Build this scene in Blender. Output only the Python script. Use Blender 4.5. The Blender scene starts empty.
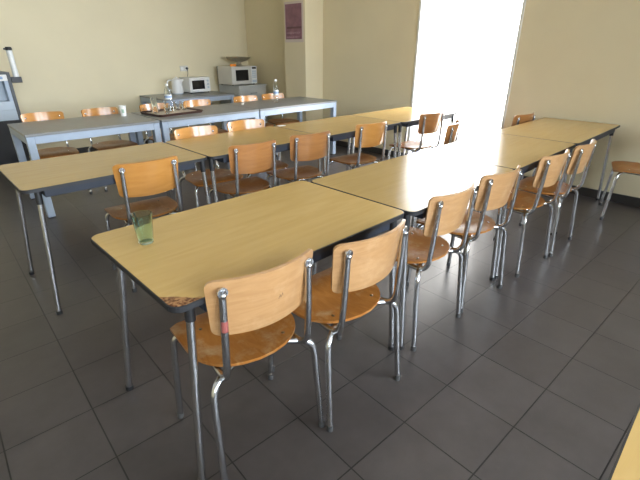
import bpy, bmesh, math, random
from mathutils import Vector, Matrix
random.seed(7)
PI = math.pi
scene = bpy.context.scene
col = scene.collection
R = math.radians

# ------------------------------------------------------------------ materials
def new_mat(name):
    m = bpy.data.materials.new(name); m.use_nodes = True
    nt = m.node_tree
    return m, nt, nt.nodes, nt.links, nt.nodes['Principled BSDF']

def plain(name, colr, rough=.5, metal=0., bump=0., bscale=60, var=.0, vscale=6, coat=0., spec=None):
    m, nt, N, L, P = new_mat(name)
    P.inputs['Base Color'].default_value = (*colr, 1)
    P.inputs['Roughness'].default_value = rough
    P.inputs['Metallic'].default_value = metal
    if spec is not None: P.inputs['Specular IOR Level'].default_value = spec
    if coat: P.inputs['Coat Weight'].default_value = coat; P.inputs['Coat Roughness'].default_value = .15
    tc = N.new('ShaderNodeTexCoord')
    if var:
        n = N.new('ShaderNodeTexNoise'); n.inputs['Scale'].default_value = vscale; n.inputs['Detail'].default_value = 5
        L.new(tc.outputs['Object'], n.inputs['Vector'])
        r = N.new('ShaderNodeMapRange'); r.inputs['From Min'].default_value = .3; r.inputs['From Max'].default_value = .7
        r.inputs['To Min'].default_value = 1 - var; r.inputs['To Max'].default_value = 1 + var
        L.new(n.outputs['Fac'], r.inputs['Value'])
        mx = N.new('ShaderNodeMix'); mx.data_type = 'RGBA'; mx.blend_type = 'MULTIPLY'; mx.inputs['Factor'].default_value = 1
        mx.inputs[6].default_value = (*colr, 1); L.new(r.outputs['Result'], mx.inputs[7]); L.new(mx.outputs[2], P.inputs['Base Color'])
    if bump:
        n = N.new('ShaderNodeTexNoise'); n.inputs['Scale'].default_value = bscale; n.inputs['Detail'].default_value = 4
        L.new(tc.outputs['Object'], n.inputs['Vector'])
        b = N.new('ShaderNodeBump'); b.inputs['Strength'].default_value = bump; b.inputs['Distance'].default_value = .01
        L.new(n.outputs['Fac'], b.inputs['Height']); L.new(b.outputs['Normal'], P.inputs['Normal'])
    return m

def wood(name, c1, c2, axis_scale, rough=.3, coat=0., wear=None, noise_dist=2.0, wear_amt=.5, spec=.5, corner=None):
    """grain along one axis; wear = scuffed colour in noise patches; corner = (x, y, size) worn-through patch"""
    m, nt, N, L, P = new_mat(name)
    tc = N.new('ShaderNodeTexCoord')
    oi = N.new('ShaderNodeObjectInfo')
    add = N.new('ShaderNodeVectorMath'); add.operation = 'MULTIPLY_ADD'
    add.inputs[1].default_value = (1, 1, 1)
    sc = N.new('ShaderNodeVectorMath'); sc.operation = 'SCALE'; sc.inputs[0].default_value = (3.1, 5.7, 2.3)
    L.new(oi.outputs['Random'], sc.inputs['Scale'])
    L.new(tc.outputs['Object'], add.inputs[0]); L.new(sc.outputs['Vector'], add.inputs[2])
    mp = N.new('ShaderNodeMapping'); mp.inputs['Scale'].default_value = axis_scale
    L.new(add.outputs['Vector'], mp.inputs['Vector'])
    n = N.new('ShaderNodeTexNoise'); n.inputs['Scale'].default_value = 1; n.inputs['Detail'].default_value = 6
    n.inputs['Roughness'].default_value = .6; n.inputs['Distortion'].default_value = noise_dist
    L.new(mp.outputs['Vector'], n.inputs['Vector'])
    cr = N.new('ShaderNodeValToRGB')
    cr.color_ramp.elements[0].position = .35; cr.color_ramp.elements[0].color = (*c1, 1)
    cr.color_ramp.elements[1].position = .65; cr.color_ramp.elements[1].color = (*c2, 1)
    L.new(n.outputs['Fac'], cr.inputs['Fac'])
    out = cr.outputs['Color']
    if wear:
        w = N.new('ShaderNodeTexNoise'); w.inputs['Scale'].default_value = 9; w.inputs['Detail'].default_value = 8; w.inputs['Roughness'].default_value = .7
        L.new(add.outputs['Vector'], w.inputs['Vector'])
        r = N.new('ShaderNodeMapRange'); r.inputs['From Min'].default_value = .52; r.inputs['From Max'].default_value = .72
        r.inputs['To Max'].default_value = wear_amt
        L.new(w.outputs['Fac'], r.inputs['Value'])
        mx = N.new('ShaderNodeMix'); mx.data_type = 'RGBA'
        L.new(r.outputs['Result'], mx.inputs['Factor']); L.new(out, mx.inputs[6]); mx.inputs[7].default_value = (*wear, 1)
        out = mx.outputs[2]
    # each board has its own tone
    hv = N.new('ShaderNodeHueSaturation')
    mr = N.new('ShaderNodeMapRange'); mr.inputs['To Min'].default_value = .9; mr.inputs['To Max'].default_value = 1.1
    L.new(oi.outputs['Random'], mr.inputs['Value']); L.new(mr.outputs['Result'], hv.inputs['Value']); L.new(out, hv.inputs['Color'])
    out = hv.outputs['Color']
    if corner:
        sp = N.new('ShaderNodeSeparateXYZ'); L.new(tc.outputs['Object'], sp.inputs[0])
        a = N.new('ShaderNodeMath'); a.operation = 'ADD'; L.new(sp.outputs['X'], a.inputs[0]); L.new(sp.outputs['Y'], a.inputs[1])
        nn = N.new('ShaderNodeTexNoise'); nn.inputs['Scale'].default_value = 45; L.new(tc.outputs['Object'], nn.inputs['Vector'])
        b = N.new('ShaderNodeMath'); b.operation = 'MULTIPLY_ADD'; b.inputs[1].default_value = .03; L.new(nn.outputs['Fac'], b.inputs[0]); L.new(a.outputs[0], b.inputs[2])
        lt = N.new('ShaderNodeMapRange'); lt.inputs['From Min'].default_value = corner - .006; lt.inputs['From Max'].default_value = corner + .004
        lt.inputs['To Min'].default_value = 1; lt.inputs['To Max'].default_value = 0
        L.new(b.outputs[0], lt.inputs['Value'])
        n3 = N.new('ShaderNodeTexNoise'); n3.inputs['Scale'].default_value = 110; n3.inputs['Detail'].default_value = 4; L.new(tc.outputs['Object'], n3.inputs['Vector'])
        c3 = N.new('ShaderNodeValToRGB'); c3.color_ramp.elements[0].color = (.10, .035, .012, 1); c3.color_ramp.elements[1].color = (.36, .18, .07, 1)
        c3.color_ramp.elements[0].position = .4; c3.color_ramp.elements[1].position = .62
        L.new(n3.outputs['Fac'], c3.inputs['Fac'])
        mx = N.new('ShaderNodeMix'); mx.data_type = 'RGBA'
        L.new(lt.outputs['Result'], mx.inputs['Factor']); L.new(out, mx.inputs[6]); L.new(c3.outputs['Color'], mx.inputs[7])
        out = mx.outputs[2]
    L.new(out, P.inputs['Base Color'])
    P.inputs['Roughness'].default_value = rough
    P.inputs['Specular IOR Level'].default_value = spec
    if coat: P.inputs['Coat Weight'].default_value = coat; P.inputs['Coat Roughness'].default_value = .12
    return m

def glass(name, colr=(1, 1, 1), rough=0.0, ior=1.45):
    m, nt, N, L, P = new_mat(name)
    P.inputs['Base Color'].default_value = (*colr, 1); P.inputs['Transmission Weight'].default_value = 1
    P.inputs['Roughness'].default_value = rough; P.inputs['IOR'].default_value = ior
    return m

def pane_mat(name):
    """flat window glass: mostly clear with a mirror sheen that rises at grazing angles"""
    m, nt, N, L, P = new_mat(name)
    N.remove(P)
    t = N.new('ShaderNodeBsdfTransparent'); t.inputs['Color'].default_value = (.96, .98, .97, 1)
    g = N.new('ShaderNodeBsdfGlossy'); g.inputs['Roughness'].default_value = .02
    f = N.new('ShaderNodeFresnel'); f.inputs['IOR'].default_value = 1.45
    mx = N.new('ShaderNodeMixShader')
    L.new(f.outputs[0], mx.inputs[0]); L.new(t.outputs[0], mx.inputs[1]); L.new(g.outputs[0], mx.inputs[2])
    L.new(mx.outputs[0], N['Material Output'].inputs['Surface'])
    return m

def floor_mat():
    m, nt, N, L, P = new_mat('grey_floor_tiles')
    tc = N.new('ShaderNodeTexCoord')
    mp = N.new('ShaderNodeMapping'); mp.inputs['Rotation'].default_value = (0, 0, R(3)); mp.inputs['Location'].default_value = (-.777, -1.008, 0)
    L.new(tc.outputs['Object'], mp.inputs['Vector'])
    b = N.new('ShaderNodeTexBrick'); b.offset = 0; b.squash = 1
    b.inputs['Scale'].default_value = 1; b.inputs['Brick Width'].default_value = .309; b.inputs['Row Height'].default_value = .307
    b.inputs['Mortar Size'].default_value = .003; b.inputs['Mortar Smooth'].default_value = .2; b.inputs['Bias'].default_value = 0
    b.inputs['Color1'].default_value = (.063, .054, .051, 1); b.inputs['Color2'].default_value = (.071, .061, .058, 1)
    b.inputs['Mortar'].default_value = (.016, .014, .013, 1)
    L.new(mp.outputs['Vector'], b.inputs['Vector'])
    n = N.new('ShaderNodeTexNoise'); n.inputs['Scale'].default_value = 5; n.inputs['Detail'].default_value = 7; n.inputs['Roughness'].default_value = .65
    L.new(tc.outputs['Object'], n.inputs['Vector'])
    r = N.new('ShaderNodeMapRange'); r.inputs['From Min'].default_value = .3; r.inputs['From Max'].default_value = .7; r.inputs['To Min'].default_value = .85; r.inputs['To Max'].default_value = 1.15
    L.new(n.outputs['Fac'], r.inputs['Value'])
    mx = N.new('ShaderNodeMix'); mx.data_type = 'RGBA'; mx.blend_type = 'MULTIPLY'; mx.inputs['Factor'].default_value = 1
    L.new(b.outputs['Color'], mx.inputs[6]); L.new(r.outputs['Result'], mx.inputs[7]); L.new(mx.outputs[2], P.inputs['Base Color'])
    rr = N.new('ShaderNodeMapRange'); rr.inputs['To Min'].default_value = .27; rr.inputs['To Max'].default_value = .40; P.inputs['Specular IOR Level'].default_value = .42
    L.new(n.outputs['Fac'], rr.inputs['Value']); L.new(rr.outputs['Result'], P.inputs['Roughness'])
    bp = N.new('ShaderNodeBump'); bp.invert = True; bp.inputs['Strength'].default_value = .4; bp.inputs['Distance'].default_value = .002
    L.new(b.outputs['Fac'], bp.inputs['Height']); L.new(bp.outputs['Normal'], P.inputs['Normal'])
    return m

M = dict(
    wall=plain('cream_wall_paint', (.71, .63, .435), .75, bump=.08, bscale=90, var=.03, vscale=1.5),
    ceil=plain('white_ceiling_paint', (.78, .77, .73), .8, bump=.05),
    floor=floor_mat(),
    skirt=plain('dark_skirting', (.035, .032, .03), .45, var=.1),
    white=plain('white_gloss_paint', (.78, .78, .75), .35, var=.02),
    laminate=wood('ochre_laminate', (.455, .295, .10), (.495, .33, .12), (1.6, 14, 6), .2, spec=.6),
    laminate_worn=wood('ochre_laminate_worn_corner', (.455, .295, .10), (.495, .33, .12), (1.6, 14, 6), .2, spec=.6, corner=-.775),
    edge=plain('black_table_edging', (.018, .018, .02), .5, var=.1),
    rail=plain('dark_blue_grey_steel', (.026, .031, .043), .5, metal=.0, spec=.3, var=.1),
    chrome=plain('worn_chrome', (.66, .67, .69), .23, metal=1., var=.06, vscale=30),
    collar=plain('black_plastic', (.015, .015, .016), .45, var=.1),
    rubber=plain('grey_rubber', (.06, .06, .06), .7, var=.1),
    back=wood('pale_varnished_plywood', (.375, .20, .082), (.44, .25, .11), (4, 3, 26), .3, coat=.4, wear=(.62, .43, .25), wear_amt=.35),
    back_orange=wood('orange_varnished_plywood', (.50, .215, .045), (.56, .26, .065), (3, 3, 20), .28, coat=.5),
    back_brown=wood('brown_varnished_plywood', (.36, .15, .045), (.43, .19, .06), (3, 3, 20), .28, coat=.5, wear=(.38, .20, .10), wear_amt=.4),
    seat=wood('dark_varnished_seat_plywood', (.165, .056, .015), (.23, .085, .024), (26, 4, 4), .33, wear=(.40, .21, .09), wear_amt=.3, spec=.3),
    seat_worn=wood('scuffed_seat_plywood', (.30, .11, .022), (.38, .155, .035), (26, 4, 4), .33, wear=(.48, .33, .17), wear_amt=.85, spec=.2),
    grey_top=plain('dark_grey_table_laminate', (.215, .22, .22), .34, var=.06, vscale=12),
    grey_steel=plain('blue_grey_painted_steel', (.36, .43, .53), .42, var=.04, spec=.5),
    dark_end=plain('dark_edge_strip', (.04, .042, .048), .5, var=.05),
    tumbler=glass('green_tinted_glass', (.72, .89, .81), .0, 1.3),
    clear=glass('clear_glass', (.97, .99, .99), .0, 1.25),
    pet=glass('clear_plastic_bottle', (.95, .98, 1.0), .03, 1.3),
    pane=pane_mat('window_glass'),
    appliance=plain('white_appliance_enamel', (.72, .72, .70), .35, var=.02),
    beige=plain('pale_grey_enamel', (.56, .54, .49), .4, var=.02),
    cab=plain('pale_grey_cabinet_steel', (.50, .50, .47), .45, var=.03),
    dark_glass=plain('smoked_oven_glass', (.012, .012, .014), .08),
    black=plain('black_enamel', (.02, .02, .022), .4, var=.1),
    steel=plain('brushed_steel', (.58, .55, .48), .32, metal=1., var=.08),
    orange=plain('orange_packet', (.85, .27, .02), .45, var=.1, vscale=40),
    paper=plain('white_paper', (.80, .80, .77), .6, var=.03),
    green_print=plain('green_print', (.34, .48, .37), .5, var=.2, vscale=60),
    blue_print=plain('blue_label', (.26, .38, .58), .45, var=.3, vscale=80),
    tray=plain('dark_brown_tray', (.06, .028, .02), .35, var=.15),
    trayliner=plain('beige_tray_paper', (.55, .47, .38), .6, var=.1),
    poster_paper=plain('poster_margin', (.60, .52, .47), .6, var=.03),
    poster=plain('purple_poster_print', (.23, .105, .135), .5, var=.2, vscale=12),
    poster_dark=plain('dark_purple_print', (.12, .05, .06), .5, var=.1),
    poster_ink=plain('pale_lilac_lettering', (.42, .27, .32), .5, var=.1),
    cool=plain('pale_blue_grey_plastic', (.42, .49, .56), .4, var=.03),
    cool_dark=plain('dark_grey_plastic', (.06, .065, .07), .45, var=.1),
    cup_stack=plain('translucent_white_cups', (.75, .77, .76), .3, var=.05, vscale=40),
    red=plain('faded_red_tape', (.27, .075, .065), .6, var=.2, vscale=60),
    ink=plain('pen_marks', (.05, .03, .03), .6),
    terrace=plain('pale_terrace_paving', (.62, .60, .56), .7, var=.06, vscale=3),
)

# ------------------------------------------------------------------ mesh helpers
class MB:
    def __init__(s): s.bm = bmesh.new(); s.mats = []; s.mi = 0
    def use(s, m):
        if m not in s.mats: s.mats.append(m)
        s.mi = s.mats.index(m); return s
    def _new(s, verts, faces, smooth=False):
        vs = [s.bm.verts.new(v) for v in verts]
        for f in faces:
            try:
                fc = s.bm.faces.new([vs[i] for i in f]); fc.material_index = s.mi; fc.smooth = smooth
            except ValueError: pass
        return vs
    def box(s, x0, x1, y0, y1, z0, z1, bev=0., mat=None, seg=2):
        b = bmesh.new()
        bmesh.ops.create_cube(b, size=1)
        for v in b.verts:
            v.co = ((x0 + x1) / 2 + v.co.x * (x1 - x0), (y0 + y1) / 2 + v.co.y * (y1 - y0), (z0 + z1) / 2 + v.co.z * (z1 - z0))
        if bev: bmesh.ops.bevel(b, geom=b.edges[:], offset=bev, segments=seg, affect='EDGES', profile=.5)
        s._merge(b, mat); return s
    def _merge(s, b, mat=None, smooth=None):
        b.verts.index_update()
        vs = []
        for v in b.verts:
            vs.append(s.bm.verts.new(mat @ v.co if mat else v.co))
        for f in b.faces:
            fc = s.bm.faces.new([vs[v.index] for v in f.verts]); fc.material_index = s.mi
            fc.smooth = f.smooth if smooth is None else smooth
        b.free()
    def tube(s, pts, r, n=10, cap=True, radii=None):
        pts = [Vector(p) for p in pts]
        k = len(pts); rings = []
        up = None
        for i, p in enumerate(pts):
            t = (pts[min(i + 1, k - 1)] - pts[max(i - 1, 0)]).normalized()
            if up is None:
                up = t.orthogonal().normalized()
            else:
                up = (up - t * up.dot(t)).normalized()
            sd = t.cross(up)
            rr = radii[i] if radii else r
            rings.append([s.bm.verts.new(p + (up * math.cos(2 * PI * j / n) + sd * math.sin(2 * PI * j / n)) * rr) for j in range(n)])
        for a, b in zip(rings, rings[1:]):
            for j in range(n):
                f = s.bm.faces.new((a[j], b[j], b[(j + 1) % n], a[(j + 1) % n])); f.smooth = True; f.material_index = s.mi
        if cap:
            for ring in (rings[0], rings[-1][::-1]):
                f = s.bm.faces.new(ring); f.material_index = s.mi
        return s
    def lathe(s, prof, n=24, c=(0, 0, 0), closed=False, axis='z'):
        rings = []
        for r, z in prof:
            ring = []
            for j in range(n):
                a = 2 * PI * j / n
                v = Vector((r * math.cos(a), r * math.sin(a), z))
                if axis == 'y': v = Vector((v.x, -v.z, v.y))
                if axis == 'x': v = Vector((v.z, v.x, v.y))
                ring.append(s.bm.verts.new(v + Vector(c)))
            rings.append(ring)
        pairs = list(zip(rings, rings[1:]))
        if closed: pairs.append((rings[-1], rings[0]))
        for a, b in pairs:
            for j in range(n):
                f = s.bm.faces.new((a[j], a[(j + 1) % n], b[(j + 1) % n], b[j])); f.smooth = True; f.material_index = s.mi
        if not closed:
            for ring in (rings[0][::-1], rings[-1]):
                f = s.bm.faces.new(ring); f.material_index = s.mi
        return s
    def slab(s, outline, z0, z1, bev=0.):
        """extruded 2-D outline"""
        n = len(outline)
        b = bmesh.new()
        lo = [b.verts.new((x, y, z0)) for x, y in outline]; hi = [b.verts.new((x, y, z1)) for x, y in outline]
        b.faces.new(lo[::-1]); top = b.faces.new(hi)
        for i in range(n): b.faces.new((lo[i], lo[(i + 1) % n], hi[(i + 1) % n], hi[i]))
        if bev: bmesh.ops.bevel(b, geom=list(top.edges), offset=bev, segments=2, affect='EDGES')
        s._merge(b); return s
    def build(s, name, mat=None, parent=None, loc=None, rot=None):
        me = bpy.data.meshes.new(name)
        bmesh.ops.recalc_face_normals(s.bm, faces=s.bm.faces[:])
        for e in s.bm.edges:
            if len(e.link_faces) == 2 and e.calc_face_angle(0) > R(36): e.smooth = False
        s.bm.to_mesh(me); s.bm.free()
        for m in (s.mats or [mat]): me.materials.append(m)
        o = bpy.data.objects.new(name, me); col.objects.link(o)
        if parent: o.parent = parent
        if loc is not None: o.location = loc
        if rot is not None: o.rotation_euler = (0, 0, rot)
        return o

def rrect(x0, x1, y0, y1, r, n=5):
    pts = []
    for cx, cy, a0 in ((x1 - r, y1 - r, 0), (x0 + r, y1 - r, 90), (x0 + r, y0 + r, 180), (x1 - r, y0 + r, 270)):
        for i in range(n + 1):
            a = R(a0 + 90 * i / n); pts.append((cx + r * math.cos(a), cy + r * math.sin(a)))
    return pts

def arc_path(pts, rad=.03, n=6):
    """polyline with rounded corners"""
    pts = [Vector(p) for p in pts]; out = [pts[0]]
    for a, b, c in zip(pts, pts[1:], pts[2:]):
        d1 = (a - b); d2 = (c - b)
        r = min(rad, d1.length * .49, d2.length * .49)
        p, q = b + d1.normalized() * r, b + d2.normalized() * r
        for i in range(n + 1):
            t = i / n; out.append(p * (1 - t) ** 2 + b * 2 * t * (1 - t) + q * t * t)
    out.append(pts[-1]); return out

def tag(o, label=None, cat=None, group=None, kind=None):
    if label: o['label'] = label
    if cat: o['category'] = cat
    if group: o['group'] = group
    if kind: o['kind'] = kind
    return o

def thing(name, label, cat, loc=(0, 0, 0), rz=0., group=None, kind=None):
    o = bpy.data.objects.new(name, None); col.objects.link(o)
    o.location = loc; o.rotation_euler = (0, 0, rz); o.empty_display_size = .1
    return tag(o, label, cat, group, kind)

def copy_tree(o, parent=None):
    c = o.copy(); col.objects.link(c)
    if parent: c.parent = parent
    for ch in list(o.children): copy_tree(ch, c)
    return c

def struct(name, mb, m, **k):
    return tag(mb.build(name, m, **k), kind='structure')

# ------------------------------------------------------------------ room shell
XB, YL, YR, XF, ZC = 4.87, 6.76, -2.6, -2.4, 2.95     # back wall (door), left wall, right wall (windows), front wall, ceiling
T = .25
DY0, DY1, DZ = 2.0, 3.19, 2.32                       # door opening
f = MB().box(XF - T, XB + T, YR - T, YL + T, -.12, 0); struct('floor', f, M['floor'])
c = MB().box(XF - T, XB + T, YR - T, YL + T, ZC, ZC + .12); struct('ceiling', c, M['ceil'])
struct('wall_left', MB().box(XF - T, XB + T, YL, YL + T, 0, ZC), M['wall'])
w = MB(); w.box(XB, XB + T, YR - T, DY0, 0, ZC); w.box(XB, XB + T, DY1, YL, 0, ZC); w.box(XB, XB + T, DY0, DY1, DZ, ZC)
struct('wall_back', w, M['wall'])
struct('wall_front', MB().box(XF - T, XF, YR - T, YL, 0, ZC), M['wall'])
WIN = [(-1.75, -.25), (.15, 1.65), (2.05, 3.55)]      # windows in the right wall
WZ0, WZ1 = .92, 2.58
w = MB(); xs = [XF] + [v for p in WIN for v in p] + [XB]
for a, b in zip(xs[0::2], xs[1::2]): w.box(a, b, YR - T, YR, 0, ZC)
for a, b in WIN: w.box(a, b, YR - T, YR, 0, WZ0); w.box(a, b, YR - T, YR, WZ1, ZC)
struct('wall_right', w, M['wall'])
for i, (a, b) in enumerate(WIN):
    r = thing('window_%d' % (i + 1), None, None, ((a + b) / 2, YR - .12, WZ0), 0, kind='structure')
    h = (b - a) / 2; H = WZ1 - WZ0; fm = MB()
    fm.box(-h, -h + .06, -.03, .03, 0, H); fm.box(h - .06, h, -.03, .03, 0, H); fm.box(-.04, .04, -.03, .03, .06, H - .06)
    fm.box(-h + .06, h - .06, -.03, .03, 0, .06); fm.box(-h + .06, h - .06, -.03, .03, H - .06, H)
    fm.build('window_frame', M['white'], r)
    for s in (-1, 1):
        MB().box(min(s * .04, s * (h - .06)), max(s * .04, s * (h - .06)), -.003, .003, .06, H - .06).build('window_pane', M['pane'], r)
    MB().box(-h, h, .03, .15, -.03, -.002, .004).build('window_sill', M['white'], r)
# pillar against the back wall
PX0, PY0, PY1 = 4.51, 4.85, 5.31
struct('pillar', MB().box(PX0, XB, PY0, PY1, 0, ZC, .004), M['wall'])
# skirting
bh, bt = .085, .012
struct('baseboard_left', MB().box(XF, XB - bt, YL - bt, YL, 0, bh), M['skirt'])
b = MB(); b.box(XB - bt, XB, YR, DY0 - .035, 0, bh); b.box(XB - bt, XB, DY1 + .035, PY0 - bt, 0, bh); b.box(XB - bt, XB, PY1 + bt, YL, 0, bh)
struct('baseboard_back', b, M['skirt'])
b = MB(); b.box(PX0 - bt, PX0, PY0 - bt, PY1 + bt, 0, bh); b.box(PX0, XB, PY0 - bt, PY0, 0, bh); b.box(PX0, XB, PY1, PY1 + bt, 0, bh)
struct('baseboard_pillar', b, M['skirt'])
struct('baseboard_right', MB().box(XF, XB - bt, YR, YR + bt, 0, bh), M['skirt'])
# architrave and white lining of the door opening
a = MB(); a.box(XB - .012, XB, DY0 - .03, DY0, 0, DZ + .03, .003); a.box(XB - .012, XB, DY1, DY1 + .03, 0, DZ + .03, .003); a.box(XB - .012, XB, DY0, DY1, DZ, DZ + .03, .003)
a.box(XB, XB + T - .05, DY1 - .004, DY1, .012, DZ); a.box(XB, XB + T - .05, DY0, DY0 + .004, .012, DZ); a.box(XB, XB + T - .05, DY0 + .004, DY1 - .004, DZ - .004, DZ)
struct('trim_1', a, M['white'])
# glass door: slim frame at the outer face of the wall, the leaf swung open onto the terrace
d = thing('door_1', None, None, (XB + T - .025, (DY0 + DY1) / 2, 0), 0, kind='structure')
hw = (DY1 - DY0) / 2; fm = MB()
fm.box(-.024, .025, -hw, -hw + .02, .012, DZ); fm.box(-.024, .025, hw - .02, hw, .012, DZ); fm.box(-.024, .025, -hw + .02, hw - .02, DZ - .02, DZ)
fm.build('door_frame', M['white'], d)
w_ = 2 * hw - .05; y_ = hw + .01; X0, X1 = .05, .09
lf = MB(); lf.box(X0, X1, y_, y_ + .07, .02, DZ - .03); lf.box(X0, X1, y_ + w_ - .07, y_ + w_, .02, DZ - .03)
lf.box(X0, X1, y_ + .07, y_ + w_ - .07, .02, .16); lf.box(X0, X1, y_ + .07, y_ + w_ - .07, DZ - .12, DZ - .03)
lf.build('door_leaf', M['white'], d)
MB().box(X0 + .016, X0 + .024, y_ + .07, y_ + w_ - .07, .16, DZ - .12).build('door_pane', M['pane'], d)
hb = MB(); hb.box(X1, X1 + .008, y_ + w_ - .055, y_ + w_ - .015, .93, 1.13, .003); hb.tube(arc_path([(X1, y_ + w_ - .035, 1.05), (X1 + .05, y_ + w_ - .035, 1.05), (X1 + .05, y_ + w_ - .15, 1.05)], .02), .009, 8)
hb.build('door_handle', M['chrome'], d)
struct('trim_2', MB().box(XB, XB + T, DY0, DY1, 0, .012), M['terrace'])
# outside the door: a terrace with a low wall and a rail
struct('terrace_floor', MB().box(XB + T, 12, -3, 9, -.15, -.03), M['terrace'])
struct('terrace_wall', MB().box(7.4, 7.6, -3, 9, -.03, .62, .01), M['white'])
rl = thing('terrace_railing', 'pale rail on posts along the low terrace wall seen through the glass door', 'railing', (7.5, 3, .62))
rb = MB(); rb.tube([(0, -5.5, .2), (0, 5.5, .2)], .022, 8); rb.build('top_rail', M['white'], rl)
for k in range(9): MB().tube([(0, -5.2 + k * 1.3, 0), (0, -5.2 + k * 1.3, .2)], .014, 8).build('post', M['white'], rl)

# ------------------------------------------------------------------ ochre canteen tables
TZ = .74
def canteen_table(x0, x1, y0, y1, rz, label, mat='laminate', open_end=0):
    L, W = x1 - x0, y1 - y0
    t = thing('canteen_table', label, 'table', ((x0 + x1) / 2, (y0 + y1) / 2, 0), rz, 'ochre laminate canteen tables')
    hl, hw = L / 2, W / 2
    MB().slab(rrect(-hl + .004, hl - .004, -hw + .004, hw - .004, .036, 6), TZ - .018, TZ, .0015).build('tabletop', M[mat], t)
    # black edging band round the board
    out = rrect(-hl, hl, -hw, hw, .04, 6); inn = rrect(-hl + .004, hl - .004, -hw + .004, hw - .004, .036, 6)
    e = MB(); n = len(out); vs = []
    for x, y in out: vs.append(e.bm.verts.new((x, y, TZ - .019)))
    v2 = [e.bm.verts.new((x, y, TZ - .002)) for x, y in out]
    v3 = [e.bm.verts.new((x, y, TZ - .0005)) for x, y in inn]
    v4 = [e.bm.verts.new((x, y, TZ - .019)) for x, y in inn]
    for i in range(n):
        j = (i + 1) % n
        for A, B in ((vs, v2), (v2, v3), (v3, v4), (v4, vs)):
            e.bm.faces.new((A[i], A[j], B[j], B[i]))
    e.build('edging', M['edge'], t)
    fr = MB(); a, b = hl - .10, hw - .018
    fr.box(-a, a, -b, -b + .03, TZ - .060, TZ - .019, .003); fr.box(-a, a, b - .03, b, TZ - .060, TZ - .019, .003)
    fr.box(-a, -a + .03, -b + .03, b - .03, TZ - .060, TZ - .019, .003); fr.box(a - .03, a, -b + .03, b - .03, TZ - .060, TZ - .019, .003)
    fr.build('under_frame', M['rail'], t)
    for sx in (-1, 1):
        for sy in (-1, 1):
            top = Vector((sx * (hl - (.082 if sx == open_end else .028)), sy * (hw - (.075 if sx == open_end else .055)), TZ - .045)); ft = Vector((sx * (hl - (.010 if sx == open_end else .0185)), sy * (hw - (.028 if sx == open_end else .012)), .012))
            k = top.lerp(ft, .06)
            l = MB(); l.tube([k, ft], .014, 12); lo = l.build('leg', M['chrome'], t)
            MB().tube([top + Vector((0, 0, .02)), top.lerp(ft, .085)], .019, 12, radii=[.0175, .0165]).build('leg_collar', M['collar'], lo)
            MB().tube([ft.lerp(top, .012), ft - Vector((0, 0, .012))], .0165, 12).build('rubber_foot', M['collar'], lo)
    return t
canteen_table(.390, 1.477, .949, 1.640, R(-.5), 'ochre table nearest the camera with the green tumbler on it and one worn brown corner', 'laminate_worn', -1)
canteen_table(1.482, 2.522, .908, 1.585, R(-.9), 'ochre table end to end with the tumbler table, in the row nearest the camera')
canteen_table(2.527, 3.583, .888, 1.560, R(-.9), 'ochre table whitened by door glare, joined to the table that meets the back wall')
canteen_table(3.588, 4.83, .872, 1.555, R(-.4), 'ochre table with its short end against the back wall, right of the glass door')
canteen_table(.352, 1.408, 2.452, 3.155, R(-.8), 'ochre table at the left end of the middle row, behind the bright orange chair', open_end=-1)
canteen_table(1.413, 2.462, 2.425, 3.125, R(-.8), 'ochre middle-row table with two glossy chairs facing the camera on its far side')
canteen_table(2.467, 3.500, 2.405, 3.105, R(-.8), 'ochre middle-row table third from the left, in front of the pillar')
canteen_table(3.505, 4.540, 2.375, 3.075, R(-1.2), 'ochre table at the far end of the middle row, nearest the glass door')
canteen_table(-.15, .93, -.70, -.003, 0, 'ochre table corner cut off by the lower right edge of the picture')

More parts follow.
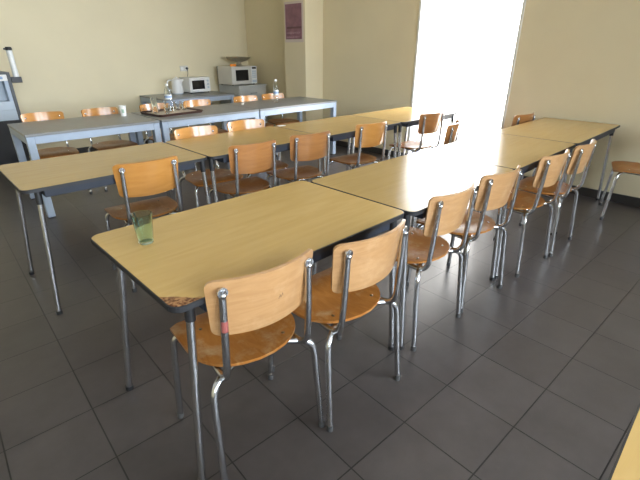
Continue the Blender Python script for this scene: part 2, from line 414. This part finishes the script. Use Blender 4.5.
# ------------------------------------------------------------------ school chairs
ZT, ZB, LEAN, BOW, WT, WB = .799, .601, .033, .053, .188, .173
def back_y(x, z): return -LEAN * (z - ZB) / (ZT - ZB) - BOW * (1 - (x / .18) ** 2)
def seat_z(x, y):
    z = .449 - .012 * math.exp(-((x / .11) ** 2) - ((y - .13) / .10) ** 2)
    if y > .26: z -= .012 * ((y - .26) / .095) ** 2
    if y < .06: z += .002 * ((.06 - y) / .07) ** 2
    return z
def make_chair():
    r = thing('school_chair', 'x', 'chair')
    # backrest: bent plywood with rounded corners
    nx, nz, th = 36, 8, .0055
    m = MB(); F, Bk = [], []
    for i in range(nx + 1):
        u = -1 + 2 * i / nx; u = math.copysign(1 - (1 - abs(u)) ** 2.0, u)
        rc, d = .024, (1 - abs(u)) * WT
        inset = rc - math.sqrt(max(0, rc * rc - (rc - d) ** 2)) if d < rc else 0
        zlo = ZB + inset - .008 * (1 - u * u); zhi = ZT - inset + .002 * (1 - u * u)
        cf, cb = [], []
        for j in range(nz + 1):
            z = zlo + (zhi - zlo) * j / nz
            wz = WB + (WT - WB) * (z - ZB) / (ZT - ZB); x = u * wz; y = back_y(x, z)
            dydx = 2 * BOW * x / .18 ** 2; nn = Vector((-dydx, 1, LEAN / (ZT - ZB))).normalized()
            p = Vector((x, y, z))
            cf.append(m.bm.verts.new(p + nn * th)); cb.append(m.bm.verts.new(p - nn * th))
        F.append(cf); Bk.append(cb)
    def q(*v):
        fc = m.bm.faces.new(v); return fc
    for i in range(nx):
        for j in range(nz):
            q(F[i][j], F[i + 1][j], F[i + 1][j + 1], F[i][j + 1]).smooth = True
            q(Bk[i][j], Bk[i][j + 1], Bk[i + 1][j + 1], Bk[i + 1][j]).smooth = True
        q(F[i][0], Bk[i][0], Bk[i + 1][0], F[i + 1][0]); q(F[i][nz], F[i + 1][nz], Bk[i + 1][nz], Bk[i][nz])
    for j in range(nz):
        q(F[0][j], F[0][j + 1], Bk[0][j + 1], Bk[0][j]); q(F[nx][j], Bk[nx][j], Bk[nx][j + 1], F[nx][j + 1])
    backrest = m.build('backrest', M['back'], r)
    for s in (-1, 1):
        y = back_y(.149, .756); bo = MB()
        bo.lathe([(.0005, .0055), (.006, .005), (.009, .002), (.0095, 0)], 12, (s * .149, y + .0058, .756), axis='y')   # domed head, sitter's side
        for v in bo.bm.verts: v.co.y = 2 * (y + .0058) - v.co.y
        bo.build('bolt', M['chrome'], backrest); bo = MB()
        bo.lathe([(.0095, 0), (.009, .003), (.006, .006), (.0005, .007)], 12, (s * .149, y - .0225, .757), axis='y')
        bo.build('cap_nut', M['chrome'], backrest)
    # seat: plywood, straight front, round back
    ny, nx = 20, 14; y0, y1, hw = -.018, .358, .205
    m = MB(); tp, bt = [], []
    for j in range(ny + 1):
        t = j / ny; t = t * t * .35 + t * .65
        y = y0 + (y1 - y0) * t
        k = min(1, t / .55); w = hw * (1 - (1 - k) ** 2.4) ** (1 / 2.1) if k < 1 else hw
        w = max(w, .028)
        df = y1 - y
        if df < .035: w -= .035 - math.sqrt(max(0, .035 ** 2 - (.035 - df) ** 2))
        rt, rb = [], []
        for i in range(nx + 1):
            x = (-1 + 2 * i / nx) * w; z = seat_z(x, y)
            rt.append(m.bm.verts.new((x, y, z))); rb.append(m.bm.verts.new((x, y, z - .011)))
        tp.append(rt); bt.append(rb)
    for j in range(ny):
        for i in range(nx):
            m.bm.faces.new((tp[j][i], tp[j][i + 1], tp[j + 1][i + 1], tp[j + 1][i])).smooth = True
            m.bm.faces.new((bt[j][i], bt[j + 1][i], bt[j + 1][i + 1], bt[j][i + 1])).smooth = True
        m.bm.faces.new((tp[j][0], tp[j + 1][0], bt[j + 1][0], bt[j][0])); m.bm.faces.new((tp[j][nx], bt[j][nx], bt[j + 1][nx], tp[j + 1][nx]))
    for i in range(nx):
        m.bm.faces.new((tp[0][i], bt[0][i], bt[0][i + 1], tp[0][i + 1])); m.bm.faces.new((tp[ny][i], tp[ny][i + 1], bt[ny][i + 1], bt[ny][i]))
    seat = m.build('seat', M['seat'], r)
    for x, y in ((-.11, .05), (.11, .05), (-.12, .25), (.12, .25)):
        MB().lathe([(.007, -.001), (.0065, .001), (.003, .002), (.0003, .0022)], 10, (x, y, seat_z(x, y))).build('rivet', M['chrome'], seat)
    # uprights: from the backrest bolts down and forward under the seat
    for s in (-1, 1):
        yb = back_y(.149, .757) - .0145; m = MB()
        m.tube(arc_path([(s * .149, yb, .776), (s * .1492, yb + .001, .735), (s * .152, yb + .006, .60), (s * .155, yb + .020, .420), (s * .147, .10, .420), (s * .120, .262, .423)], .085, 9), .0120, 12)
        m.lathe([(.0155, -.0045), (.0168, -.003), (.0168, .003), (.0155, .0045)], 16, (s * .149, yb - .004, .766), axis='y')
        m.build('upright', M['chrome'], r)
    MB().tube([(-.125, .035, .423), (.125, .035, .423)], .010, 8).build('cross_rail', M['chrome'], r)
    MB().tube([(-.12, .262, .423), (.12, .262, .423)], .010, 8).build('cross_rail', M['chrome'], r)
    for s in (-1, 1):
        for pts in ([(s * .212, -.048, .012), (s * .197, -.016, .414), (s * .105, .034, .422)], [(s * .220, .345, .012), (s * .202, .322, .416), (s * .10, .262, .422)]):
            lg = MB().tube(arc_path(pts, .055, 8), .0125, 12).build('leg', M['chrome'], r)
            a = Vector(pts[0])
            MB().tube([a + Vector((0, 0, .016)), a - Vector((0, 0, .012))], .0132, 12).build('rubber_foot', M['rubber'], lg)
    return r
proto = make_chair(); used = [False]
def chair(x, y, deg, label, group, back=None, seat=None):
    o = proto if not used[0] else copy_tree(proto)
    used[0] = True
    o.location = (x, y, 0); o.rotation_euler = (0, 0, R(deg)); tag(o, label, 'chair', group)
    for ch in o.children:
        mm = M[back] if back and ch.name.startswith('backrest') else M[seat] if seat and ch.name.startswith('seat') and not ch.name.startswith('seat_frame') else None
        if mm: ch.material_slots[0].link = 'OBJECT'; ch.material_slots[0].material = mm
    return o
gf, gm, gn, gg = 'chairs along the near side of the front table row', 'chairs between the front and middle table rows', 'chairs on the far side of the middle row', 'chairs behind the grey tables'
c0 = chair(.666, .943, -7, 'chair at the worn table corner, red tape on its chrome upright and scuffed orange seat', gf, None, 'seat_worn')
c1 = chair(1.093, .868, -3, 'pale backed chair beside the red-taped chair, second from the worn table corner', gf, None, 'seat_worn')
chair(1.742, .914, -2, 'pale backed chair third along the front row, where the first two table ends meet', gf)
chair(2.226, .900, -6, 'pale backed chair fourth along the front row, just past the glare on the table', gf)
chair(2.868, .845, -4.6, 'slim looking chair seen edge-on, fifth along the front row from the camera', gf)
chair(3.348, .812, -.4, 'chair farthest along the near side of the front row, closest to the back wall', gf)
chair(4.53, .43, 15, 'chair cut off by the right edge, only its seat and two legs showing', None)
chair(.98, 2.452, -5, 'bright orange backed chair standing just behind the green tumbler', gm, 'back_orange')
chair(1.72, 2.42, -6.1, 'brown backed chair next to the bright orange one, at the middle table row', gm, 'back_brown')
chair(2.254, 2.402, -9, 'brown backed chair third from the left between the two ochre rows', gm, 'back_brown')
chair(2.975, 2.385, -6.5, 'orange backed chair fourth from the left, dark skirting behind its legs', gm, 'back_orange')
chair(3.915, 2.36, -5.3, 'chair silhouetted against the bright glass door, tucked under the middle row end', gm, 'back_brown')
chair(3.485, 1.895, 18, 'chair seen nearly edge-on in the white glare by the door, standing off from the tables', gm, 'back_brown')
chair(4.49, 1.665, -7, 'dark brown chair back showing over the far edge of the wall table, beside the door', None, 'back_brown')
chair(1.736, 3.165, 173.5, 'left one of two glossy chairs facing the camera behind the middle row', gn, 'back_orange')
chair(2.238, 3.175, 172, 'right one of two glossy chairs facing the camera behind the middle row', gn, 'back_orange')
for x, y, a, lab in ((1.085, 5.055, 172, 'chair back at the left end behind the grey tables, next to the water dispenser'),
                     (1.625, 5.00, 179, 'chair back behind the grey table, just left of the white paper cup'),
                     (2.24, 4.985, 180, 'chair back partly hidden by the glasses on the tray, behind the grey tables'),
                     (2.785, 4.985, 176, 'chair back just right of the tray, in front of the kettle table'),
                     (3.515, 4.965, 175, 'chair back in front of the drawer cabinet that carries the microwave'),
                     (3.995, 4.97, 174, 'chair back behind the clear water bottle at the right end of the grey tables')):
    chair(x, y, a, lab, gg, 'back_orange')
# red tape and pen marks on the nearest chair
up = [k for k in c0.children if k.name.startswith('upright')][0]
MB().tube([(-.1508, back_y(.149, .757) - .0130, .672), (-.1515, back_y(.149, .757) - .0105, .634)], .0116, 12).build('red_tape', M['red'], up)['label'] = 'faded red tape wrapped on the upright'
bk = [k for k in c0.children if k.name.startswith('backrest')][0]
pm = MB()
for (xa, za), (xb, zb_) in (((.026, .684), (.030, .700)), ((.030, .700), (.034, .686)), ((.034, .686), (.040, .702)), ((.040, .702), (.042, .690))):
    pm.tube([(xa, back_y(xa, za) - .0056, za), (xb, back_y(xb, zb_) - .0056, zb_)], .0006, 5)
pm.build('pen_scribble', M['ink'], bk)

# ------------------------------------------------------------------ grey tables
def grey_table(x0, x1, y0, y1, rz, label, name='grey_table'):
    t = thing(name, label, 'table', ((x0 + x1) / 2, (y0 + y1) / 2, 0), rz, 'grey steel framed tables')
    hl, hw = (x1 - x0) / 2, (y1 - y0) / 2
    MB().box(-hl, hl, -hw, hw, TZ - .022, TZ, .003).build('tabletop', M['grey_top'], t)
    ap = MB(); a, b = hl - .004, hw - .004
    ap.box(-a + .06, a - .06, -b, -b + .025, TZ - .085, TZ - .023, .002); ap.box(-a + .06, a - .06, b - .025, b, TZ - .085, TZ - .023, .002)
    ap.box(-a, -a + .025, -b + .06, b - .06, TZ - .085, TZ - .023, .002); ap.box(a - .025, a, -b + .06, b - .06, TZ - .085, TZ - .023, .002)
    ap.build('apron', M['grey_steel'], t)
    for sx in (-1, 1):
        for sy in (-1, 1):
            xx = sorted((sx * a, sx * (a - .06))); yy = sorted((sy * b, sy * (b - .06)))
            lg = MB().box(xx[0], xx[1], yy[0], yy[1], .008, TZ - .023, .004).build('leg', M['grey_steel'], t)
            MB().box(xx[0] + .004, xx[1] - .004, yy[0] + .004, yy[1] - .004, 0, .008).build('foot_cap', M['collar'], lg)
    return t
grey_table(.745, 1.890, 4.175, 4.950, R(-1.8), 'grey steel-framed table with the white paper cup on it')
grey_table(1.905, 3.10, 4.145, 4.915, R(-1), 'middle grey table of the row, the tray of glasses on it')
grey_table(3.108, 4.42, 4.13, 4.90, R(-.3), 'grey table at the right end of its row, a clear water bottle on it')
grey_table(2.79, 4.0, 5.97, 6.74, 0, 'grey table against the left wall under the socket, kettle and small oven on it')

# ------------------------------------------------------------------ things on the tables
def tumbler(x, y, z, r0, r1, h, label, mat, name='drinking_glass', group=None, wall=.0025, base=.008):
    prof = [(.0005, 0), (r0 - .002, 0), (r0, .003), (r1, h), (r1 - wall, h), (r0 - wall, base), (.0005, base)]
    o = MB().lathe(prof, 32).build(name, M[mat], loc=(x, y, z))
    return tag(o, label, 'glass', group)
o = tumbler(.528, 1.432, TZ + .0006, .0255, .0365, .112, 'green tinted glass tumbler standing on the corner of the nearest ochre table', 'tumbler', wall=.003, base=.012)

tr = thing('serving_tray', 'dark brown serving tray with a pale liner lying on the middle grey table', 'tray', (2.226, 4.575, TZ), R(5))
b = MB().slab(rrect(-.262, .262, -.205, .205, .03), 0, .006); b.build('tray_base', M['trayliner'], tr)
rim = MB(); o_, i_ = rrect(-.275, .275, -.218, .218, .035), rrect(-.262, .262, -.205, .205, .03); n = len(o_)
A = [rim.bm.verts.new((x, y, 0)) for x, y in i_]; B = [rim.bm.verts.new((x, y, .022)) for x, y in o_]
C_ = [rim.bm.verts.new((x * .985, y * .985, .024)) for x, y in o_]; D_ = [rim.bm.verts.new((x * .99, y * .99, .007)) for x, y in i_]
for i in range(n):
    j = (i + 1) % n
    for P_, Q_ in ((A, B), (B, C_), (C_, D_), (D_, A)): rim.bm.faces.new((P_[i], P_[j], Q_[j], Q_[i]))
rim.build('tray_rim', M['tray'], tr)
gt = 'glasses on the tray'
tumbler(2.060, 4.625, TZ + .0065, .029, .034, .165, 'tall clear glass on the tray, left of the bottle', 'clear', group=gt)
tumbler(2.135, 4.50, TZ + .0065, .026, .033, .098, 'short clear glass on the tray, in front of the bottle on its left side', 'clear', group=gt)
tumbler(2.365, 4.70, TZ + .0065, .026, .033, .098, 'short clear glass on the tray, first to the right of the bottle', 'clear', group=gt)
tumbler(2.425, 4.665, TZ + .0065, .026, .033, .098, 'short clear glass on the tray, farthest right by the chair back', 'clear', group=gt)

bt = thing('bottle', 'clear wide-based bottle with a blue and white label, standing on the tray', 'bottle', (2.232, 4.63, TZ + .0065))
prof = [(.0005, 0), (.058, 0), (.064, .008), (.062, .05), (.05, .105), (.037, .14), (.035, .185), (.037, .20), (.030, .235), (.016, .262), (.0145, .285)]
MB().lathe(prof + [(r - .0022, z) for r, z in prof[:0:-1] if z > .01] + [(.0005, .006)], 28).build('bottle_body', M['pet'], bt)
MB().lathe([(.0382, .135), (.0372, .15), (.0362, .185), (.0372, .185), (.0382, .15), (.0392, .135)], 28, closed=True).build('label_band', M['paper'], bt)
MB().lathe([(.0382, .15), (.0374, .172), (.0379, .172), (.0388, .15)], 28, closed=True).build('label_print', M['blue_print'], bt)
MB().lathe([(.0155, .272), (.0155, .290), (.014, .294), (.0005, .294)], 20).build('bottle_cap', M['paper'], bt)

bt = thing('water_bottle', 'slim clear plastic water bottle with a white cap on the right grey table', 'bottle', (3.697, 4.56, TZ))
prof = [(.0005, .004), (.028, .0), (.033, .006), (.033, .08), (.031, .085), (.033, .09), (.033, .16), (.031, .165), (.033, .175), (.034, .2), (.028, .235), (.015, .258), (.0135, .27)]
MB().lathe(prof + [(r - .0015, z) for r, z in prof[:1:-1]] + [(.0005, .008)], 28).build('bottle_body', M['pet'], bt)
MB().lathe([(.0335, .092), (.0335, .158), (.0342, .158), (.0342, .092)], 28, closed=True).build('label_band', M['paper'], bt)
MB().lathe([(.0343, .11), (.0343, .14), (.0348, .14), (.0348, .11)], 28, closed=True).build('label_print', M['blue_print'], bt)
MB().lathe([(.0155, .262), (.0155, .282), (.014, .286), (.0005, .286)], 20).build('bottle_cap', M['paper'], bt)

cp = thing('paper_cup', 'white paper cup with a small green print on the left grey table', 'cup', (1.755, 4.725, TZ))
MB().lathe([(.0005, .003), (.026, .003), (.0265, 0), (.036, .098), (.038, .1), (.037, .103), (.034, .1), (.025, .008), (.0005, .008)], 24).build('cup_body', M['paper'], cp)
g = MB()
for k in range(5):
    a0, a1 = -2.35 + k * .16, -2.35 + (k + 1) * .16
    g._new([(.0305 * math.cos(a0), .0305 * math.sin(a0), .034), (.0305 * math.cos(a1), .0305 * math.sin(a1), .034), (.0342 * math.cos(a1), .0342 * math.sin(a1), .07), (.0342 * math.cos(a0), .0342 * math.sin(a0), .07),
            (.0295 * math.cos(a0), .0295 * math.sin(a0), .034), (.0295 * math.cos(a1), .0295 * math.sin(a1), .034), (.0332 * math.cos(a1), .0332 * math.sin(a1), .07), (.0332 * math.cos(a0), .0332 * math.sin(a0), .07)],
           [(0, 1, 2, 3), (4, 7, 6, 5), (0, 4, 5, 1), (1, 5, 6, 2), (2, 6, 7, 3), (3, 7, 4, 0)])
g.build('cup_print', M['green_print'], cp)
o = MB().lathe([(.017, 0), (.017, .010), (.015, .0125), (.0005, .0125)], 18).build('small_disc', M['paper'], loc=(3.25, 4.69, TZ))
tag(o, 'tiny white disc lying on the grey table in front of the drawer cabinet', 'disc')
o = MB().box(-.035, .035, -.02, .02, 0, .003, .001).build('paper_scrap', M['paper'], loc=(2.53, 3.06, TZ + .0005), rot=R(-8))
tag(o, 'small white scrap of paper at the far edge of the middle ochre row', 'paper')

# ------------------------------------------------------------------ kitchen corner
k = thing('electric_kettle', 'white electric kettle with its handle to the left, standing beside the small oven', 'kettle', (3.33, 6.55, TZ))
MB().lathe([(.0005, .012), (.086, .012), (.088, .02), (.083, .10), (.074, .20), (.07, .215), (.0005, .222)], 28).build('kettle_body', M['appliance'], k)
MB().lathe([(.0005, 0), (.08, 0), (.082, .011), (.0005, .011)], 28).build('kettle_base', M['cool'], k)
MB().lathe([(.06, .221), (.055, .23), (.02, .236), (.018, .25), (.0005, .25)], 20).build('kettle_lid', M['appliance'], k)
MB().tube(arc_path([(-.066, .02, .205), (-.135, .04, .20), (-.14, .04, .08), (-.078, .02, .05)], .06), .011, 10).build('kettle_handle', M['appliance'], k)
MB().tube([(.066, -.01, .18), (.105, -.016, .21)], .02, 10, radii=[.024, .014]).build('kettle_spout', M['appliance'], k)

ov = thing('toaster_oven', 'small white tabletop oven with a dark window, against the left wall under the socket', 'oven', (3.655, 6.562, TZ), R(4))
MB().box(-.19, .19, -.14, .15, .016, .235, .006).build('oven_body', M['appliance'], ov)
dr = MB().box(-.175, .095, -.156, -.141, .03, .222, .005).build('oven_door', M['appliance'], ov)
MB().box(-.158, .072, -.158, -.1565, .062, .193, .0006).build('oven_window', M['dark_glass'], dr)
MB().tube(arc_path([(-.12, -.157, .205), (-.12, -.178, .205), (.05, -.178, .205), (.05, -.157, .205)], .012, 4), .006, 8).build('door_handle', M['appliance'], dr)
for z in (.18, .13, .08): MB().lathe([(.015, 0), (.014, .012), (.0005, .013)], 14, (.145, -.141, z), axis='y').build('oven_knob', M['cool'], ov)
for x in (-.16, .16):
    for y in (-.11, .12): MB().lathe([(.014, 0), (.014, .016)], 10, (x, y, 0)).build('oven_foot', M['collar'], ov)

CX0, CX1, CY0, CY1, CZ = 4.17, 4.765, 6.12, 6.69, .835
cb = thing('drawer_cabinet', 'pale grey drawer cabinet in the corner with the large microwave standing on it', 'cabinet', ((CX0 + CX1) / 2, (CY0 + CY1) / 2, 0), R(3))
hx, hy = (CX1 - CX0) / 2, (CY1 - CY0) / 2
MB().box(-hx + .008, hx - .008, -hy + .02, hy, .0, CZ - .025, .003).build('cabinet_body', M['cab'], cb)
MB().box(-hx, hx, -hy, hy, CZ - .0245, CZ, .004).build('cabinet_top', M['cab'], cb)
for z0, z1 in ((.62, .795), (.43, .61), (.24, .42), (.05, .23)):
    dw = MB().box(-hx + .012, hx - .012, -hy + .003, -hy + .0195, z0, z1, .003).build('drawer', M['cab'], cb)
    MB().tube(arc_path([(-.06, -hy + .003, (z0 + z1) / 2), (-.06, -hy - .02, (z0 + z1) / 2), (.06, -hy - .02, (z0 + z1) / 2), (.06, -hy + .003, (z0 + z1) / 2)], .012, 4), .006, 8).build('drawer_handle', M['cool_dark'], dw)

mw = thing('microwave_oven', 'large pale grey microwave with a black window, on top of the drawer cabinet', 'microwave', (4.37, 6.385, CZ), R(3))
MB().box(-.262, .262, -.17, .20, .014, .292, .006).build('microwave_body', M['beige'], mw)
MB().box(-.262, -.257, .201, .207, .02, .29).build('back_plate', M['cool_dark'], mw)
dr = MB().box(-.262, .135, -.19, -.1705, .018, .288, .004).build('microwave_door', M['beige'], mw)
MB().box(-.185, .075, -.192, -.1905, .072, .238, .0006).build('door_window', M['dark_glass'], dr)
pn = MB().box(.14, .262, -.188, -.1705, .018, .288, .004).build('control_panel', M['appliance'], mw)
MB().box(.158, .245, -.190, -.1885, .248, .276, .0005).build('display', M['dark_glass'], pn)
for i in range(3):
    for j in range(4): MB().box(.160 + i * .030, .182 + i * .030, -.190, -.1885, .105 + j * .031, .126 + j * .031, .0004).build('keypad_button', M['cool'], pn)
MB().box(.158, .245, -.192, -.1885, .035, .075, .001).build('door_button', M['cool'], pn)
for x in (-.22, .22):
    for y in (-.14, .16): MB().lathe([(.015, 0), (.015, .0135)], 10, (x, y, 0)).build('microwave_foot', M['collar'], mw)
MZ = CZ + .292
bw = thing('fruit_bowl', 'wide shallow metal bowl on a narrow foot, standing on the large microwave', 'bowl', (4.445, 6.44, MZ))
MB().lathe([(.075, 0), (.078, .005), (.045, .020), (.035, .045), (.04, .058), (.0005, .058)], 26).build('bowl_foot', M['steel'], bw)
MB().lathe([(.0005, .0585), (.06, .060), (.13, .078), (.185, .108), (.212, .138), (.208, .142), (.178, .114), (.122, .085), (.05, .067), (.0005, .066)], 36).build('bowl_dish', M['steel'], bw)
o = MB().slab([(.052 * math.cos(2 * PI * i / 12) * (1 + .14 * math.sin(i * 2.3)), .035 * math.sin(2 * PI * i / 12) * (1 + .16 * math.cos(i * 1.7))) for i in range(12)], 0, .036, .008).build('orange_packet', M['orange'], loc=(4.235, 6.30, MZ))
tag(o, 'small bright orange object lying on the large microwave in front of the bowl', 'packet')

so = thing('wall_socket', 'double wall socket on the left wall above the small oven', 'socket', (3.595, YL, 1.10))
MB().box(-.072, .072, -.012, 0, -.042, .042, .004).build('socket_plate', M['beige'], so)
for s in (-1, 1):
    MB().lathe([(.026, 0), (.026, .0025), (.022, .0025), (.020, -.001)], 20, (s * .036, -.0125, 0), axis='y').build('socket_face', M['appliance'], so)
cd = MB(); cd.lathe([(.018, 0), (.018, .03), (.010, .038)], 14, (3.631, YL - .0165, 1.10), axis='y')
cd.tube(arc_path([(3.631, YL - .045, 1.095), (3.631, YL - .05, 1.02), (3.625, YL - .010, .96), (3.60, YL - .010, .76)], .03), .004, 8)
tag(cd.build('power_cord', M['cool_dark']), 'thin power cord hanging from the wall socket down behind the small oven', 'cord')

# water dispenser at the left edge
wd = thing('water_dispenser', 'tall pale blue and dark grey water dispenser at the left edge behind the grey tables', 'water dispenser', (.93, 6.52, 0))
MB().box(-.20, .20, -.215, .215, 0, .60, .006).build('lower_cabinet', M['black'], wd)
sh = MB(); sh.box(.165, .20, -.22, .215, .6005, 1.14, .004); sh.box(-.20, -.165, -.22, .215, .6005, 1.14, .004); sh.box(-.165, .165, .0, .215, .6005, 1.14); sh.box(-.165, .165, -.22, .0, 1.115, 1.14)
sh.build('housing', M['cool_dark'], wd)
pn = MB().box(-.164, .164, -.218, -.001, 1.045, 1.114, .003).build('control_panel', M['appliance'], wd)
MB().box(-.09, .12, -.2205, -.2185, 1.065, 1.095, .0006).build('display', M['blue_print'], pn)
MB().box(-.164, .164, -.08, -.001, .8205, 1.044).build('niche_back', M['cool'], wd)
MB().box(.125, .164, -.215, -.081, .8205, 1.044).build('niche_side', M['grey_steel'], wd)
MB().box(-.164, .164, -.218, -.001, .602, .72, .003).build('lower_panel', M['cool'], wd)
MB().box(-.164, .164, -.218, -.001, .7205, .82, .003).build('drip_panel', M['cool'], wd)
for x in (-.06, .05): MB().tube(arc_path([(x, -.08, .99), (x, -.15, .99), (x, -.15, .95)], .02), .011, 8).build('tap', M['black'], wd)
cu = thing('cup_dispenser', 'upright tube of white cups with a black cap and bracket', None, (1.193 - .93, 6.33 - 6.52, 1.02), 0); cu.parent = wd
MB().box(-.0615, .045, -.035, .035, 0, .065, .004).build('bracket', M['black'], cu)
MB().lathe([(.0005, .0655), (.031, .0655), (.031, .35), (.0005, .35)], 22).build('tube', M['cup_stack'], cu)
cpm = MB(); cpm.lathe([(.034, .3505), (.035, .375), (.028, .388), (.0005, .39)], 22); cpm.box(-.05, -.02, -.012, .012, .356, .376, .003)
cpm.build('tube_cap', M['black'], cu)

# poster on the pillar
po = thing('poster', 'purple poster with a pale margin and faint lettering, high on the pillar', 'poster', (PX0 - .0005, 5.09, 1.70), 0)
MB().box(-.003, 0, -.205, .195, -.225, .30).build('poster_sheet', M['poster_paper'], po)
MB().box(-.004, -.0031, -.175, .175, -.185, .27).build('print_area', M['poster'], po)
MB().box(-.0046, -.0041, -.172, .15, -.045, -.02).build('print_band', M['poster_dark'], po)
lt = MB(); random.seed(4)
for row, (z, h, step) in enumerate(((-.10, .036, .027), (-.155, .020, .026))):
    y = .15
    while y > -.12:
        hh = h * random.uniform(.5, 1.1); ww = step * random.uniform(.3, .6)
        lt.tube([(-.0045, y, z - hh / 2), (-.0045, y - ww * .5, z + hh / 2), (-.0045, y - ww, z - hh / 3)], .0028, 5); y -= step
lt.build('lettering', M['poster_ink'], po)

SKY, DOOR_DIM = 36., .42
# ------------------------------------------------------------------ light: overcast sky through the door and the windows
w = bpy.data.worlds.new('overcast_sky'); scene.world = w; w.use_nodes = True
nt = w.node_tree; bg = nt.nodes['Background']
# overcast sky, shaped by direction: dimmed towards the door to limit floor glare
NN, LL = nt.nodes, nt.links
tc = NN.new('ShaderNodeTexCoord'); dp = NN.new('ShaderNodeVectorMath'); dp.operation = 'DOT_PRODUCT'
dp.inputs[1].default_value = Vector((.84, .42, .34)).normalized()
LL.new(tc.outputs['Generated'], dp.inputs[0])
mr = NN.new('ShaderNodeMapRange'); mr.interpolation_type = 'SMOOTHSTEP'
mr.inputs['From Min'].default_value = .35; mr.inputs['From Max'].default_value = 1.0; mr.inputs['To Min'].default_value = SKY; mr.inputs['To Max'].default_value = SKY * DOOR_DIM
LL.new(dp.outputs['Value'], mr.inputs['Value']); dk = NN.new('ShaderNodeMapRange'); dk.interpolation_type = 'SMOOTHSTEP'      # added dimming opposite the door direction, keeps the back wall darker
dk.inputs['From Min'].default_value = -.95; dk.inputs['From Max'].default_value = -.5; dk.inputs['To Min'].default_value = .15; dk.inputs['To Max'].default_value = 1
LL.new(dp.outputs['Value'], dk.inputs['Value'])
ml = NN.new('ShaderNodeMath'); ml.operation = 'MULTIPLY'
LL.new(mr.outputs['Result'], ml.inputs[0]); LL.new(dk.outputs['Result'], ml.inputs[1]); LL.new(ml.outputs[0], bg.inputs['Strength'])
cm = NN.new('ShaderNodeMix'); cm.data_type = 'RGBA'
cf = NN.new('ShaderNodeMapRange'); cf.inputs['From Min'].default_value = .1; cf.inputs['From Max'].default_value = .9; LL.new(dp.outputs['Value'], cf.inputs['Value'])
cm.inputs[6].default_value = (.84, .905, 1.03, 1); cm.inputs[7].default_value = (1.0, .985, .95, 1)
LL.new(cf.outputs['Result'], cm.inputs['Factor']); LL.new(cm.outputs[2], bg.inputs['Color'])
def portal(name, loc, rot, sx, sy):
    l = bpy.data.lights.new(name, 'AREA'); l.shape = 'RECTANGLE'; l.size = sx; l.size_y = sy
    l.cycles.is_portal = True
    o = bpy.data.objects.new(name, l); col.objects.link(o); o.location = loc; o.rotation_euler = rot
portal('door_portal', (XB + T + .01, (DY0 + DY1) / 2, DZ / 2), (0, R(90), 0), DZ, DY1 - DY0)
for a, b in WIN: portal('window_portal', ((a + b) / 2, YR - T - .01, (WZ0 + WZ1) / 2), (R(90), 0, 0), b - a, WZ1 - WZ0)

# ------------------------------------------------------------------ camera
cd = bpy.data.cameras.new('camera'); cam = bpy.data.objects.new('camera', cd); col.objects.link(cam)
cd.sensor_width = 36; cd.lens = 419.237 / 640 * 36; cd.clip_start = .02
cam.location = (0, 0, 1.3822)
pitch, yaw, roll = .426947, .789947, .00033
cam.rotation_euler = (PI / 2 - pitch, 0, yaw - PI / 2)
scene.camera = cam
vs = scene.view_settings
vs.view_transform = 'Standard'; vs.look = 'None'; vs.gamma = 1; vs.use_curve_mapping = False; vs.exposure = -0.18
scene.cycles.max_bounces = 14; scene.cycles.diffuse_bounces = 7; scene.cycles.transparent_max_bounces = 16; scene.cycles.transmission_bounces = 12
scene.cycles.sample_clamp_indirect = 8
